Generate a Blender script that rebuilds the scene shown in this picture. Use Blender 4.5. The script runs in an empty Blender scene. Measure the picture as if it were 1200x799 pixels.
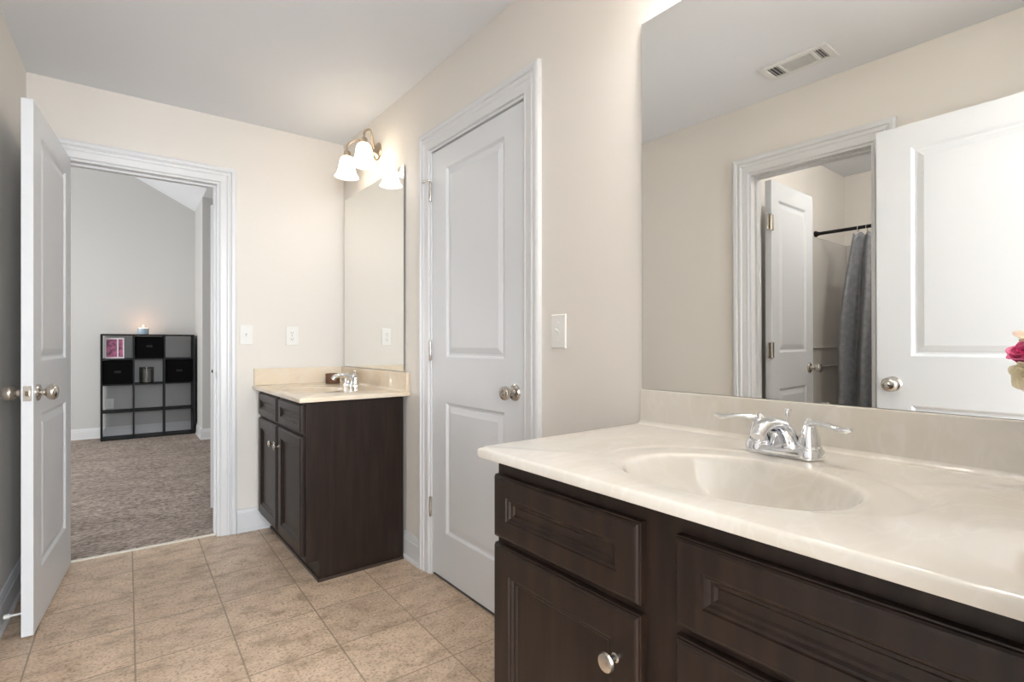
import bpy, bmesh, math, random
from mathutils import Vector, Matrix
random.seed(7)
S = bpy.context.scene
C = S.collection
PI = math.pi

# ------------------------------------------------------------------ camera, world, exposure
FPX = 605.6
cam_d = bpy.data.cameras.new('camera'); cam = bpy.data.objects.new('camera', cam_d); C.objects.link(cam)
cam.location = (0, 0, 1.1138)
cam.rotation_euler = (PI/2, 0, -0.6398)
cam_d.sensor_width = 36; cam_d.lens = FPX/1200*36; cam_d.shift_y = 0.00348; cam_d.clip_start = 0.01
S.camera = cam
wd = bpy.data.worlds.new('world'); S.world = wd; wd.use_nodes = True
wd.node_tree.nodes['Background'].inputs[0].default_value = (0.75, 0.85, 1.0, 1)
wd.node_tree.nodes['Background'].inputs[1].default_value = 0.5
S.view_settings.view_transform = 'Standard'; S.view_settings.look = 'None'
S.view_settings.exposure = 1.2; S.view_settings.gamma = 1.0; S.view_settings.use_curve_mapping = False

def area(name, loc, rot, sx, sy, power, col):
    d = bpy.data.lights.new(name, 'AREA'); d.shape = 'RECTANGLE'; d.size = sx; d.size_y = sy; d.energy = power; d.color = col
    o = bpy.data.objects.new(name, d); C.objects.link(o); o.location = loc; o.rotation_euler = rot
    return o
# added fill light from unseen windows: hall behind the photographer, and bedroom
area('hall_fill', (-0.80, -2.92, 1.50), (-PI/2, 0, PI), 1.0, 1.5, 64, (0.90, 0.95, 1.0))
area('hall_fill', (0.35, -2.92, 1.50), (-PI/2, 0, PI), 1.0, 1.5, 80, (0.90, 0.95, 1.0))
area('bedroom_fill', (-2.85, 5.9, 1.55), (0, -PI/2, 0), 1.5, 2.2, 42, (1.0, 0.985, 0.96))
NEAR_LAMP_W, FAR_LAMP_W, SHOWER_FILL_W, ROOM_FILL_W, LAMPCOL = 2.2, 0.42, 8.5, 2.2, (1.0, 0.975, 0.955)

# ------------------------------------------------------------------ frames: (origin x, origin y, angle)
WORLD = (0, 0, 0)
RW = (1.2381, 0, 0.0241)       # right wall: x = minus distance into the room, y along the wall
LW = (-0.4488, 0, -0.0157)     # left wall: x = 0 on its face, room at +x
def fw(fr, p):
    c, s = math.cos(fr[2]), math.sin(fr[2])
    return Vector((fr[0]+c*p[0]-s*p[1], fr[1]+s*p[0]+c*p[1], p[2]))
L = 3.4294; H = 2.44

# ------------------------------------------------------------------ materials
def mat(name, col, rough=.5, metal=0, spec=.5, noise=None, bump=None, trans=0, emit=None, coat=0):
    m = bpy.data.materials.new(name); m.use_nodes = True; nt = m.node_tree; b = nt.nodes['Principled BSDF']
    b.inputs['Base Color'].default_value = (*col, 1); b.inputs['Roughness'].default_value = rough
    b.inputs['Metallic'].default_value = metal; b.inputs['Specular IOR Level'].default_value = spec
    b.inputs['Transmission Weight'].default_value = trans; b.inputs['Coat Weight'].default_value = coat
    if emit: b.inputs['Emission Color'].default_value = (*emit[0], 1); b.inputs['Emission Strength'].default_value = emit[1]
    tc = nt.nodes.new('ShaderNodeTexCoord')
    if noise:   # (scale, colour2, lo, hi, stretch)
        n = nt.nodes.new('ShaderNodeTexNoise'); n.inputs['Scale'].default_value = noise[0]; n.inputs['Detail'].default_value = 6
        mp = nt.nodes.new('ShaderNodeMapping'); mp.inputs['Scale'].default_value = noise[4] if len(noise) > 4 else (1, 1, 1)
        r = nt.nodes.new('ShaderNodeMapRange'); r.inputs[1].default_value = noise[2]; r.inputs[2].default_value = noise[3]
        mx = nt.nodes.new('ShaderNodeMixRGB'); mx.inputs[1].default_value = (*col, 1); mx.inputs[2].default_value = (*noise[1], 1)
        nt.links.new(tc.outputs['Object'], mp.inputs[0]); nt.links.new(mp.outputs[0], n.inputs['Vector'])
        nt.links.new(n.outputs[0], r.inputs[0]); nt.links.new(r.outputs[0], mx.inputs[0]); nt.links.new(mx.outputs[0], b.inputs['Base Color'])
    if bump:    # (scale, strength, distance)
        n = nt.nodes.new('ShaderNodeTexNoise'); n.inputs['Scale'].default_value = bump[0]; n.inputs['Detail'].default_value = 4
        bp = nt.nodes.new('ShaderNodeBump'); bp.inputs['Strength'].default_value = bump[1]; bp.inputs['Distance'].default_value = bump[2]
        nt.links.new(tc.outputs['Object'], n.inputs['Vector']); nt.links.new(n.outputs[0], bp.inputs['Height']); nt.links.new(bp.outputs[0], b.inputs['Normal'])
    return m
M = {}
M['wall'] = mat('beige_paint', (.79, .75, .695), .62, bump=(260, .12, .002))
M['bedwall'] = mat('pale_grey_paint', (.60, .60, .585), .7, bump=(200, .1, .002))
M['ceil'] = mat('ceiling_paint', (.81, .835, .87), .8, bump=(120, .15, .002))
M['trim'] = mat('white_trim_paint', (.74, .745, .755), .32, bump=(90, .03, .001))
M['door'] = mat('white_door_paint', (.74, .76, .785), .36, bump=(70, .05, .001))
M['wood'] = mat('espresso_wood', (.0125, .0066, .0044), .42, spec=.35, noise=(3.0, (.026, .0140, .0090), .4, .7, (14, 14, 1.2)), bump=(40, .06, .001))
M['woodtrim'] = mat('espresso_trim', (.045, .030, .022), .4)
M['wood_in'] = mat('cabinet_gap', (.02, .013, .01), .8)
M['marble'] = mat('cultured_marble', (.68, .64, .575), .16, noise=(2.2, (.61, .555, .475), .48, .72, (1, 2.6, 1)), coat=.3)
M['marble2'] = mat('cultured_marble_warm', (.82, .70, .54), .16, noise=(2.6, (.72, .575, .41), .45, .7, (1, 2.0, 1)), coat=.3)
M['chrome'] = mat('chrome', (.82, .83, .85), .07, 1)
M['nickel'] = mat('satin_nickel', (.60, .56, .51), .24, 1)
M['mirror'] = mat('mirror_silver', (.885, .89, .87), .0, 1)
M['mirror_edge'] = mat('mirror_edge', (.23, .24, .23), .3, .4)
M['plastic'] = mat('white_plastic', (.84, .83, .80), .3)
M['slot'] = mat('dark_slot', (.03, .03, .03), .6)
M['bronze'] = mat('dark_bronze', (.02, .018, .017), .35, .7)
M['brass'] = mat('brushed_nickel_warm', (.55, .45, .34), .28, 1)
M['curtain'] = mat('grey_curtain', (.20, .205, .225), .32, noise=(30, (.25, .255, .275), .4, .6))
M['surround'] = mat('tub_surround', (.60, .575, .54), .22)
M['tub'] = mat('tub_white', (.75, .74, .72), .15)
M['shelf'] = mat('black_laminate', (.005, .0055, .006), .5, spec=.25)
M['bin'] = mat('black_fabric', (.0025, .0025, .003), .95, spec=.1)
M['cup'] = mat('brown_ceramic', (.17, .085, .05), .45)
M['vent'] = mat('vent_white', (.76, .76, .75), .4)
M['ventdark'] = mat('vent_dark', (.10, .10, .10), .7)
M['threshold'] = mat('threshold_strip', (.75, .70, .62), .4)
M['wax'] = mat('pink_wax', (.75, .45, .40), .5, emit=((1, .55, .35), 1.2))
M['blueglass'] = mat('pale_blue_glass', (.42, .52, .62), .15)
M['greyglass'] = mat('smoked_glass', (.30, .30, .29), .1, spec=.6)
M['photo_white'] = mat('white_frame', (.72, .66, .68), .4)
M['pink'] = mat('pink_print', (.50, .12, .26), .5, noise=(22, (.16, .05, .10), .45, .6))
M['rose'] = mat('pink_petal', (.62, .03, .16), .5, noise=(26, (.80, .20, .38), .42, .62))
M['cream'] = mat('cream_petal', (.88, .78, .56), .5, noise=(18, (.90, .60, .56), .5, .68))
M['stem'] = mat('green_stem', (.12, .22, .06), .5)
M['vase'] = mat('white_ceramic_vase', (.75, .75, .73), .2)
M['flame'] = mat('flame', (1, .6, .3), .5, emit=((1, .6, .3), 12))
M['bulb'] = mat('lit_bulb', (1, .95, .85), .4, emit=((1, .90, .78), 8))
M['curtainliner'] = mat('pale_liner', (.5, .5, .5), .4)

def mat_shade():
    m = bpy.data.materials.new('frosted_glass_shade'); m.use_nodes = True; nt = m.node_tree; nt.nodes.clear()
    o = nt.nodes.new('ShaderNodeOutputMaterial'); t = nt.nodes.new('ShaderNodeBsdfTranslucent'); t.inputs[0].default_value = (.95, .92, .86, 1)
    d = nt.nodes.new('ShaderNodeBsdfPrincipled'); d.inputs['Base Color'].default_value = (.86, .83, .78, 1); d.inputs['Roughness'].default_value = .3
    tr = nt.nodes.new('ShaderNodeBsdfTransparent'); tr.inputs[0].default_value = (1, .96, .9, 1)
    e = nt.nodes.new('ShaderNodeEmission'); e.inputs[0].default_value = (1, .90, .76, 1); e.inputs[1].default_value = .28
    m1 = nt.nodes.new('ShaderNodeMixShader'); m1.inputs[0].default_value = .45
    m2 = nt.nodes.new('ShaderNodeMixShader'); m2.inputs[0].default_value = .42
    ad = nt.nodes.new('ShaderNodeAddShader')
    nt.links.new(t.outputs[0], m1.inputs[1]); nt.links.new(d.outputs[0], m1.inputs[2]); nt.links.new(m1.outputs[0], m2.inputs[1])
    nt.links.new(tr.outputs[0], m2.inputs[2]); nt.links.new(m2.outputs[0], ad.inputs[0]); nt.links.new(e.outputs[0], ad.inputs[1]); nt.links.new(ad.outputs[0], o.inputs[0])
    return m
M['shade'] = mat_shade()

def veins(m, light, amt=.6):
    nt = m.node_tree; N = nt.nodes.new; K = nt.links.new; b = nt.nodes['Principled BSDF']; src = b.inputs['Base Color'].links[0].from_socket
    tc = N('ShaderNodeTexCoord'); mp = N('ShaderNodeMapping'); mp.inputs['Rotation'].default_value = (0, 0, .5); mp.inputs['Scale'].default_value = (1, 2.2, 1.5)
    n = N('ShaderNodeTexNoise'); n.inputs['Scale'].default_value = 4.0; n.inputs['Detail'].default_value = 5; n.inputs['Distortion'].default_value = 1.6
    K(tc.outputs['Object'], mp.inputs[0]); K(mp.outputs[0], n.inputs['Vector'])
    r = N('ShaderNodeValToRGB'); e = r.color_ramp.elements; e[0].position = .46; e[0].color = (0, 0, 0, 1); e[1].position = .56; e[1].color = (0, 0, 0, 1); x = e.new(.505); x.color = (1, 1, 1, 1)
    K(n.outputs[0], r.inputs[0]); q = N('ShaderNodeMath'); q.operation = 'MULTIPLY'; q.inputs[1].default_value = amt; K(r.outputs[0], q.inputs[0])
    mx = N('ShaderNodeMixRGB'); mx.inputs[2].default_value = (*light, 1); K(q.outputs[0], mx.inputs[0]); K(src, mx.inputs[1]); K(mx.outputs[0], b.inputs['Base Color'])
veins(M['marble'], (.80, .78, .74), .20); veins(M['marble2'], (.84, .78, .68), .35)
def mat_tile():
    m = bpy.data.materials.new('stone_look_vinyl_tile'); m.use_nodes = True; nt = m.node_tree; N = nt.nodes.new; K = nt.links.new; b = nt.nodes['Principled BSDF']
    tc = N('ShaderNodeTexCoord')
    mp = N('ShaderNodeMapping'); mp.inputs['Location'].default_value = (-.0215+.305*20, -1.92+.309*20, 0); K(tc.outputs['Object'], mp.inputs[0])
    br = N('ShaderNodeTexBrick'); br.offset = 0; br.squash = 1
    br.inputs['Scale'].default_value = 1; br.inputs['Brick Width'].default_value = .305; br.inputs['Row Height'].default_value = .309
    br.inputs['Mortar Size'].default_value = .0038; br.inputs['Mortar Smooth'].default_value = .6; br.inputs['Bias'].default_value = 0
    br.inputs['Color1'].default_value = (0, 0, 0, 1); br.inputs['Color2'].default_value = (1, 1, 1, 1); br.inputs['Mortar'].default_value = (.5, .5, .5, 1)
    K(mp.outputs[0], br.inputs['Vector'])
    # mottled clouds stretched across each tile, pits, and a tone per tile
    mp2 = N('ShaderNodeMapping'); mp2.inputs['Scale'].default_value = (1, 1.35, 1); mp2.inputs['Rotation'].default_value = (0, 0, .25); K(tc.outputs['Object'], mp2.inputs[0])
    n1 = N('ShaderNodeTexNoise'); n1.inputs['Scale'].default_value = 9; n1.inputs['Detail'].default_value = 8; n1.inputs['Roughness'].default_value = .65; K(mp2.outputs[0], n1.inputs['Vector'])
    mp3 = N('ShaderNodeMapping'); mp3.inputs['Scale'].default_value = (1, 1.35, 1); K(tc.outputs['Object'], mp3.inputs[0])
    n2 = N('ShaderNodeTexNoise'); n2.inputs['Scale'].default_value = 85; n2.inputs['Detail'].default_value = 6; n2.inputs['Roughness'].default_value = .7; K(mp3.outputs[0], n2.inputs['Vector'])
    r1 = N('ShaderNodeValToRGB'); e = r1.color_ramp.elements
    e[0].position = .30; e[0].color = (.42, .30, .20, 1); e[1].position = .68; e[1].color = (.80, .63, .475, 1)
    x = r1.color_ramp.elements.new(.5); x.color = (.69, .53, .39, 1)
    K(n1.outputs[0], r1.inputs[0])
    r2 = N('ShaderNodeMapRange'); r2.inputs[1].default_value = .50; r2.inputs[2].default_value = .64; K(n2.outputs[0], r2.inputs[0])
    mx = N('ShaderNodeMixRGB'); mx.blend_type = 'MULTIPLY'; mx.inputs[2].default_value = (.50, .41, .32, 1)
    K(r2.outputs[0], mx.inputs[0]); K(r1.outputs[0], mx.inputs[1])
    tone = N('ShaderNodeMixRGB'); tone.blend_type = 'MULTIPLY'; tone.inputs[0].default_value = .16; K(mx.outputs[0], tone.inputs[1]); K(br.outputs['Color'], tone.inputs[2])
    gr = N('ShaderNodeMixRGB'); gr.inputs[2].default_value = (.26, .20, .13, 1)
    gm = N('ShaderNodeMath'); gm.operation = 'MULTIPLY'; gm.inputs[1].default_value = .8; K(br.outputs['Fac'], gm.inputs[0]); K(gm.outputs[0], gr.inputs[0])
    K(tone.outputs[0], gr.inputs[1]); K(gr.outputs[0], b.inputs['Base Color'])
    b.inputs['Roughness'].default_value = .42
    bp = N('ShaderNodeBump'); bp.inputs['Strength'].default_value = .25; bp.inputs['Distance'].default_value = .002; bp.invert = True
    ad = N('ShaderNodeMath'); ad.operation = 'ADD'; sc = N('ShaderNodeMath'); sc.operation = 'MULTIPLY'; sc.inputs[1].default_value = .35
    K(r2.outputs[0], sc.inputs[0]); K(sc.outputs[0], ad.inputs[0]); K(br.outputs['Fac'], ad.inputs[1]); K(ad.outputs[0], bp.inputs['Height']); K(bp.outputs[0], b.inputs['Normal'])
    return m
M['tile'] = mat_tile()
def mat_carpet():
    m = bpy.data.materials.new('taupe_carpet'); m.use_nodes = True; nt = m.node_tree; N = nt.nodes.new; K = nt.links.new; b = nt.nodes['Principled BSDF']
    tc = N('ShaderNodeTexCoord'); n = N('ShaderNodeTexNoise'); n.inputs['Scale'].default_value = 34; n.inputs['Detail'].default_value = 7; n.inputs['Roughness'].default_value = .75
    mp = N('ShaderNodeMapping'); mp.inputs['Scale'].default_value = (1, 1.6, 1); K(tc.outputs['Object'], mp.inputs[0]); K(mp.outputs[0], n.inputs['Vector'])
    nb = N('ShaderNodeTexNoise'); nb.inputs['Scale'].default_value = 3; K(mp.outputs[0], nb.inputs['Vector'])
    r = N('ShaderNodeValToRGB'); e = r.color_ramp.elements; e[0].position = .36; e[0].color = (.13, .097, .08, 1); e[1].position = .64; e[1].color = (.60, .50, .43, 1); K(n.outputs[0], r.inputs[0])
    mx = N('ShaderNodeMixRGB'); mx.blend_type = 'MULTIPLY'; mx.inputs[0].default_value = .5
    r3 = N('ShaderNodeMapRange'); r3.inputs[1].default_value = .3; r3.inputs[2].default_value = .7; r3.inputs[3].default_value = .6; r3.inputs[4].default_value = 1.1; K(nb.outputs[0], r3.inputs[0])
    K(r.outputs[0], mx.inputs[1]); K(r3.outputs[0], mx.inputs[2]); K(mx.outputs[0], b.inputs['Base Color']); b.inputs['Roughness'].default_value = .95
    bp = N('ShaderNodeBump'); bp.inputs['Strength'].default_value = .8; bp.inputs['Distance'].default_value = .01; K(n.outputs[0], bp.inputs['Height']); K(bp.outputs[0], b.inputs['Normal'])
    return m
M['carpet'] = mat_carpet()

# ------------------------------------------------------------------ object helpers
BASE = {}
def tag(o, label=None, cat=None, group=None, kind=None):
    if label: o['label'] = label
    if cat: o['category'] = cat
    if group: o['group'] = group
    if kind: o['kind'] = kind
    return o
def thing(name, label, cat, base, fr=WORLD, group=None, kind=None):
    o = bpy.data.objects.new(name, None); C.objects.link(o); o.empty_display_size = .05
    o.location = fw(fr, base); o.rotation_euler = (0, 0, fr[2]); BASE[o.name] = Vector(base)
    return tag(o, label, cat, group, kind)
def finish(o, smooth, bevel):
    if smooth:
        for p in o.data.polygons: p.use_smooth = True
        o.data.set_sharp_from_angle(angle=math.radians(smooth))
    if bevel:
        b = o.modifiers.new('bevel', 'BEVEL'); b.width = bevel; b.segments = 2; b.limit_method = 'ANGLE'; b.angle_limit = math.radians(40)
def make(name, bm, m, base):
    bmesh.ops.translate(bm, verts=bm.verts, vec=-Vector(base))
    bmesh.ops.recalc_face_normals(bm, faces=bm.faces)
    me = bpy.data.meshes.new(name); bm.to_mesh(me); bm.free(); me.materials.append(m)
    o = bpy.data.objects.new(name, me); C.objects.link(o); return o
def part(root, name, bm, m, smooth=0, bevel=0, label=None):
    o = make(name, bm, m, BASE[root.name]); o.parent = root; BASE[o.name] = BASE[root.name]; finish(o, smooth, bevel)
    if label: o['label'] = label
    return o
def solo(name, bm, m, label, cat, base, fr=WORLD, smooth=0, bevel=0, group=None, kind=None):
    o = make(name, bm, m, base); o.location = fw(fr, base); o.rotation_euler = (0, 0, fr[2]); BASE[o.name] = Vector(base)
    finish(o, smooth, bevel); return tag(o, label, cat, group, kind)
def NB(): return bmesh.new()
def box(bm, x0, x1, y0, y1, z0, z1):
    v = [bm.verts.new(p) for p in ((x0,y0,z0),(x1,y0,z0),(x1,y1,z0),(x0,y1,z0),(x0,y0,z1),(x1,y0,z1),(x1,y1,z1),(x0,y1,z1))]
    for f in ((0,3,2,1),(4,5,6,7),(0,1,5,4),(1,2,6,5),(2,3,7,6),(3,0,4,7)): bm.faces.new([v[i] for i in f])
    return bm
def B(*a): return box(NB(), *a)
def prism(bm, pts, z0, z1):
    a = [bm.verts.new((x, y, z0)) for x, y in pts]; b = [bm.verts.new((x, y, z1)) for x, y in pts]; n = len(pts)
    bm.faces.new(a[::-1]); bm.faces.new(b)
    for i in range(n): bm.faces.new((a[i], a[(i+1) % n], b[(i+1) % n], b[i]))
    return bm
def lathe(bm, prof, org, axis, n=24, cap=True):
    """prof: list of (distance along axis, radius)"""
    ax = Vector(axis).normalized(); org = Vector(org)
    u = ax.orthogonal().normalized(); w = ax.cross(u); rings = []
    for d, r in prof:
        c = org+ax*d
        if r < 1e-5: rings.append([bm.verts.new(c)])
        else: rings.append([bm.verts.new(c+(u*math.cos(2*PI*k/n)+w*math.sin(2*PI*k/n))*r) for k in range(n)])
    for a, b in zip(rings, rings[1:]):
        for k in range(n):
            k2 = (k+1) % n
            if len(a) == 1 and len(b) == 1: break
            if len(a) == 1: bm.faces.new((a[0], b[k], b[k2]))
            elif len(b) == 1: bm.faces.new((a[k], a[k2], b[0]))
            else: bm.faces.new((a[k], a[k2], b[k2], b[k]))
    if cap:
        for r in (rings[0], rings[-1]):
            if len(r) > 2: bm.faces.new(r)
    return bm
def tube(bm, pts, rad, n=12, flat=1.0, up=(0, 0, 1)):
    """swept tube; rad may be a list; flat squashes the section along up"""
    pts = [Vector(p) for p in pts]; rad = rad if isinstance(rad, (list, tuple)) else [rad]*len(pts); up = Vector(up); rings = []
    for i, p in enumerate(pts):
        t = (pts[min(i+1, len(pts)-1)]-pts[max(i-1, 0)]).normalized()
        s = t.cross(up); s = s.normalized() if s.length > 1e-4 else t.orthogonal().normalized(); w = s.cross(t)
        fl = flat[i] if isinstance(flat, (list, tuple)) else flat
        rings.append([bm.verts.new(p+s*math.cos(2*PI*k/n)*rad[i]+w*math.sin(2*PI*k/n)*rad[i]*fl) for k in range(n)])
    for a, b in zip(rings, rings[1:]):
        for k in range(n): bm.faces.new((a[k], a[(k+1) % n], b[(k+1) % n], b[k]))
    bm.faces.new(rings[0]); bm.faces.new(rings[-1]); return bm
def smooth_path(pts, k=6):
    P = [Vector(p) for p in pts]; P = [P[0]*2-P[1]]+P+[P[-1]*2-P[-2]]; out = []
    for i in range(1, len(P)-2):
        for j in range(k):
            t = j/k; a, b, c, d = P[i-1:i+3]
            out.append(.5*((2*b)+(-a+c)*t+(2*a-5*b+4*c-d)*t*t+(-a+3*b-3*c+d)*t**3))
    out.append(P[-2]); return out
def interp(vals, n):
    out = []
    for i in range(n):
        t = i/(n-1)*(len(vals)-1); a = int(min(t, len(vals)-2)); f = t-a; out.append(vals[a]*(1-f)+vals[a+1]*f)
    return out

def panel_slab(bm, w, h, t, panels, rings, back=None, edge=None, both=False):
    """slab in x 0..w, z 0..h, front face at y=0, body to y=t; panels (x0,z0,x1,z1) get nested rings (inset, depth)"""
    xs = sorted({0.0, w, *[p[0] for p in panels], *[p[2] for p in panels]}); zs = sorted({0.0, h, *[p[1] for p in panels], *[p[3] for p in panels]})
    e = edge or []
    def face(yf, sg):
        V = {}
        def gv(i, j):
            if (i, j) not in V: V[i, j] = bm.verts.new((xs[i], yf, zs[j]))
            return V[i, j]
        for i in range(len(xs)-1):
            for j in range(len(zs)-1):
                hit = [p for p in panels if xs[i] >= p[0]-1e-6 and xs[i+1] <= p[2]+1e-6 and zs[j] >= p[1]-1e-6 and zs[j+1] <= p[3]+1e-6]
                q = [gv(i, j), gv(i+1, j), gv(i+1, j+1), gv(i, j+1)]
                if not hit: bm.faces.new(q); continue
                p = hit[0]; prev = q
                for ins, dep in rings:
                    c = [bm.verts.new((x, yf+sg*dep, z)) for x, z in ((p[0]+ins, p[1]+ins), (p[2]-ins, p[1]+ins), (p[2]-ins, p[3]-ins), (p[0]+ins, p[3]-ins))]
                    for k in range(4): bm.faces.new((prev[k], prev[(k+1) % 4], c[(k+1) % 4], c[k]))
                    prev = c
                bm.faces.new(prev)
        # boundary loop
        nx, nz = len(xs)-1, len(zs)-1
        return [gv(i, 0) for i in range(nx)]+[gv(nx, j) for j in range(nz)]+[gv(i, nz) for i in range(nx, 0, -1)]+[gv(0, j) for j in range(nz, 0, -1)]
    f = face(0.0, 1)
    if both:
        b = face(t, -1)
        for k in range(len(f)): bm.faces.new((f[k], f[(k+1) % len(f)], b[(k+1) % len(b)], b[k]))
    else:
        prev = f
        for out, dep in e+[(e[-1][0] if e else 0, t)]:
            nw = []
            for v in f:
                x = v.co.x; z = v.co.z
                x = x-out if x < 1e-6 else (x+out if x > w-1e-6 else x); z = z-out if z < 1e-6 else (z+out if z > h-1e-6 else z)
                nw.append(bm.verts.new((x, dep, z)))
            for k in range(len(f)): bm.faces.new((prev[k], prev[(k+1) % len(f)], nw[(k+1) % len(f)], nw[k]))
            prev = nw
        bm.faces.new(prev)
    return bm
def place(bm, org, xdir, ydir):
    """map local x->xdir, y->ydir, z->z at org"""
    m = Matrix(((xdir[0], ydir[0], 0, org[0]), (xdir[1], ydir[1], 0, org[1]), (0, 0, 1, org[2]), (0, 0, 0, 1)))
    bmesh.ops.transform(bm, matrix=m, verts=bm.verts); return bm
def casing(bm, a0, a1, top, prof, bottom=0.0):
    """mitred door casing: opening a0..a1, local x along, y = outward thickness (negative is into the room)"""
    loops = []
    for d, t in prof:
        loops.append([bm.verts.new(p) for p in ((a0-d, -t, bottom), (a0-d, -t, top+d), (a1+d, -t, top+d), (a1+d, -t, bottom))])
    n = len(prof)
    for i in range(n):
        A, Bq = loops[i], loops[(i+1) % n]
        for k in range(3): bm.faces.new((A[k], A[k+1], Bq[k+1], Bq[k]))
    bm.faces.new([l[0] for l in loops]); bm.faces.new([l[3] for l in loops]); return bm
CAS = [(0, 0), (0, .008), (.005, .011), (.008, .009), (.036, .011), (.042, .016), (.050, .017), (.056, .012), (.060, .012), (.064, .019), (.078, .020), (.084, .018), (.088, .016), (.090, .0)]
def extrude_profile(bm, prof, p0, p1, nrm):
    """prof (thickness, z) swept along p0->p1, thickness along nrm"""
    R = []
    for p in (p0, p1): R.append([bm.verts.new((p[0]+nrm[0]*t, p[1]+nrm[1]*t, z)) for t, z in prof])
    n = len(prof)
    for k in range(n): bm.faces.new((R[0][k], R[0][(k+1) % n], R[1][(k+1) % n], R[1][k]))
    bm.faces.new(R[0]); bm.faces.new(R[1]); return bm
BBP = [(0, 0), (.022, 0), (.022, .012), (.015, .022), (.014, .098), (.011, .104), (.011, .112), (.007, .124), (.005, .132), (0, .134)]

# ------------------------------------------------------------------ room shell
def st(name, bm, m, label, cat, fr=WORLD, **k):
    return solo(name, bm, m, label, cat, (0, 0, 0), fr, kind='structure', **k)
T = .12
st('floor', B(-.60, 1.40, -.07, L+.035, -.05, 0), M['tile'], 'beige stone-look vinyl tile floor of the bathroom', 'floor')
st('ceiling', B(-.56, 1.45, -.07, L+.05, H, H+.05), M['ceil'], 'pale grey painted ceiling over the bathroom', 'ceiling')
# right wall with the closet opening
yc0, yc1, ctop = 1.528, 2.262, 2.058
bm = NB(); box(bm, 0, T, -.07, yc0, 0, H); box(bm, 0, T, yc1, 3.56, 0, H); box(bm, 0, T, yc0, yc1, ctop, H)
st('wall_right', bm, M['wall'], 'beige wall carrying both mirrors and the closed white door', 'wall', RW)
# far wall with the bedroom opening
fx0, fx1 = -.27, .429
bm = NB(); box(bm, -.62, fx0, L, L+T, 0, H+.9); box(bm, fx1, 1.45, L, L+T, 0, H+.9); box(bm, fx0, fx1, L, L+T, ctop, H+.9)
st('wall_far', bm, M['wall'], 'beige wall with the open doorway to the bedroom', 'wall')
# left wall with shower room opening
sy0, sy1 = .880, 1.478
bm = NB(); box(bm, -T, 0, -.07, sy0, 0, H); box(bm, -T, 0, sy1, 3.56, 0, H); box(bm, -T, 0, sy0, sy1, ctop, H)
st('wall_left', bm, M['wall'], 'beige wall opposite the mirrors with the shower room doorway', 'wall', LW)
# near wall: doorway the camera looks through
ex0, ex1 = -.27, .49
bm = NB(); box(bm, -.60, ex0, -.07, .05, 0, H); box(bm, ex1, 1.40, -.07, .05, 0, H); box(bm, ex0, ex1, -.07, .05, ctop, H)
st('wall_near', bm, M['wall'], 'beige wall around the doorway the picture is taken from', 'wall')
# jamb linings (opening boards with stops)
def jamb(name, a0, a1, depth0, depth1, fr, along, stop, label):
    bm = NB(); t = .0
    def bx(x0, x1, y0, y1, z0, z1):
        if along == 'x': box(bm, x0, x1, y0, y1, z0, z1)
        else: box(bm, y0, y1, x0, x1, z0, z1)
    w = .012
    bx(a0, a0+w, depth0, depth1, 0, ctop); bx(a1-w, a1, depth0, depth1, 0, ctop); bx(a0+w, a1-w, depth0, depth1, ctop-w, ctop)
    s0, s1 = stop
    bx(a0+w, a0+w+.011, s0, s1, 0, ctop-w); bx(a1-w-.011, a1-w, s0, s1, 0, ctop-w); bx(a0+w+.011, a1-w-.011, s0, s1, ctop-w-.011, ctop-w)
    return st(name, bm, M['trim'], label, 'door jamb', fr)
jamb('trim_1', fx0, fx1, L-.001, L+T+.001, WORLD, 'x', (L+.045, L+.080), 'white jamb lining of the bedroom doorway')
jamb('trim_2', yc0, yc1, -.001, T, RW, 'y', (.047, .080), 'white jamb lining around the closed door')
jamb('trim_3', sy0, sy1, -T-.001, .001, LW, 'y', (-.080, -.047), 'white jamb lining of the shower room doorway')
# casings
bm = casing(NB(), fx0, fx1, ctop, CAS); place(bm, (0, L, 0), (1, 0), (0, 1))
st('trim_4', bm, M['trim'], 'white moulded casing around the bedroom doorway', 'door casing')
bm = casing(NB(), yc0, yc1, ctop, CAS); place(bm, (0, 0, 0), (0, 1), (1, 0))
st('trim_5', bm, M['trim'], 'white moulded casing around the closed white door', 'door casing', RW)
bm = casing(NB(), sy0, sy1, ctop, CAS); place(bm, (0, 0, 0), (0, 1), (-1, 0))
st('trim_6', bm, M['trim'], 'white moulded casing of the shower room doorway seen in the mirror', 'door casing', LW)
bm = casing(NB(), fx0, fx1, ctop, CAS); place(bm, (0, L+T, 0), (1, 0), (0, -1))
st('trim_7', bm, M['trim'], 'white casing on the bedroom side of the far doorway', 'door casing')
# baseboards
bm = NB(); extrude_profile(bm, BBP, (fx1+.09, L), (1.16, L), (0, -1)); extrude_profile(bm, BBP, (-.39, L), (fx0-.09, L), (0, -1))
st('baseboard_far', bm, M['trim'], 'white baseboard between bedroom doorway and small vanity', 'baseboard')
bm = NB(); extrude_profile(bm, BBP, (0, yc1+.09), (0, 3.40), (-1, 0)); extrude_profile(bm, BBP, (0, .08), (0, yc0-.09), (-1, 0))
st('baseboard_right', bm, M['trim'], 'white baseboard beside the casing of the closed door', 'baseboard', RW)
bm = NB(); extrude_profile(bm, BBP, (0, sy1+.09), (0, 3.40), (1, 0)); extrude_profile(bm, BBP, (0, .08), (0, sy0-.09), (1, 0))
st('baseboard_left', bm, M['trim'], 'white baseboard behind the open bedroom door', 'baseboard', LW)
solo('threshold_strip', extrude_profile(NB(), [(0, 0), (0, .004), (.006, .008), (.014, .008), (.02, .004), (.02, 0)], (fx0+.013, L+.030), (fx1-.013, L+.030), (0, 1)), M['threshold'],
     'pale metal strip where tile floor meets bedroom carpet', 'threshold', (0, L+.03, 0))

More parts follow.
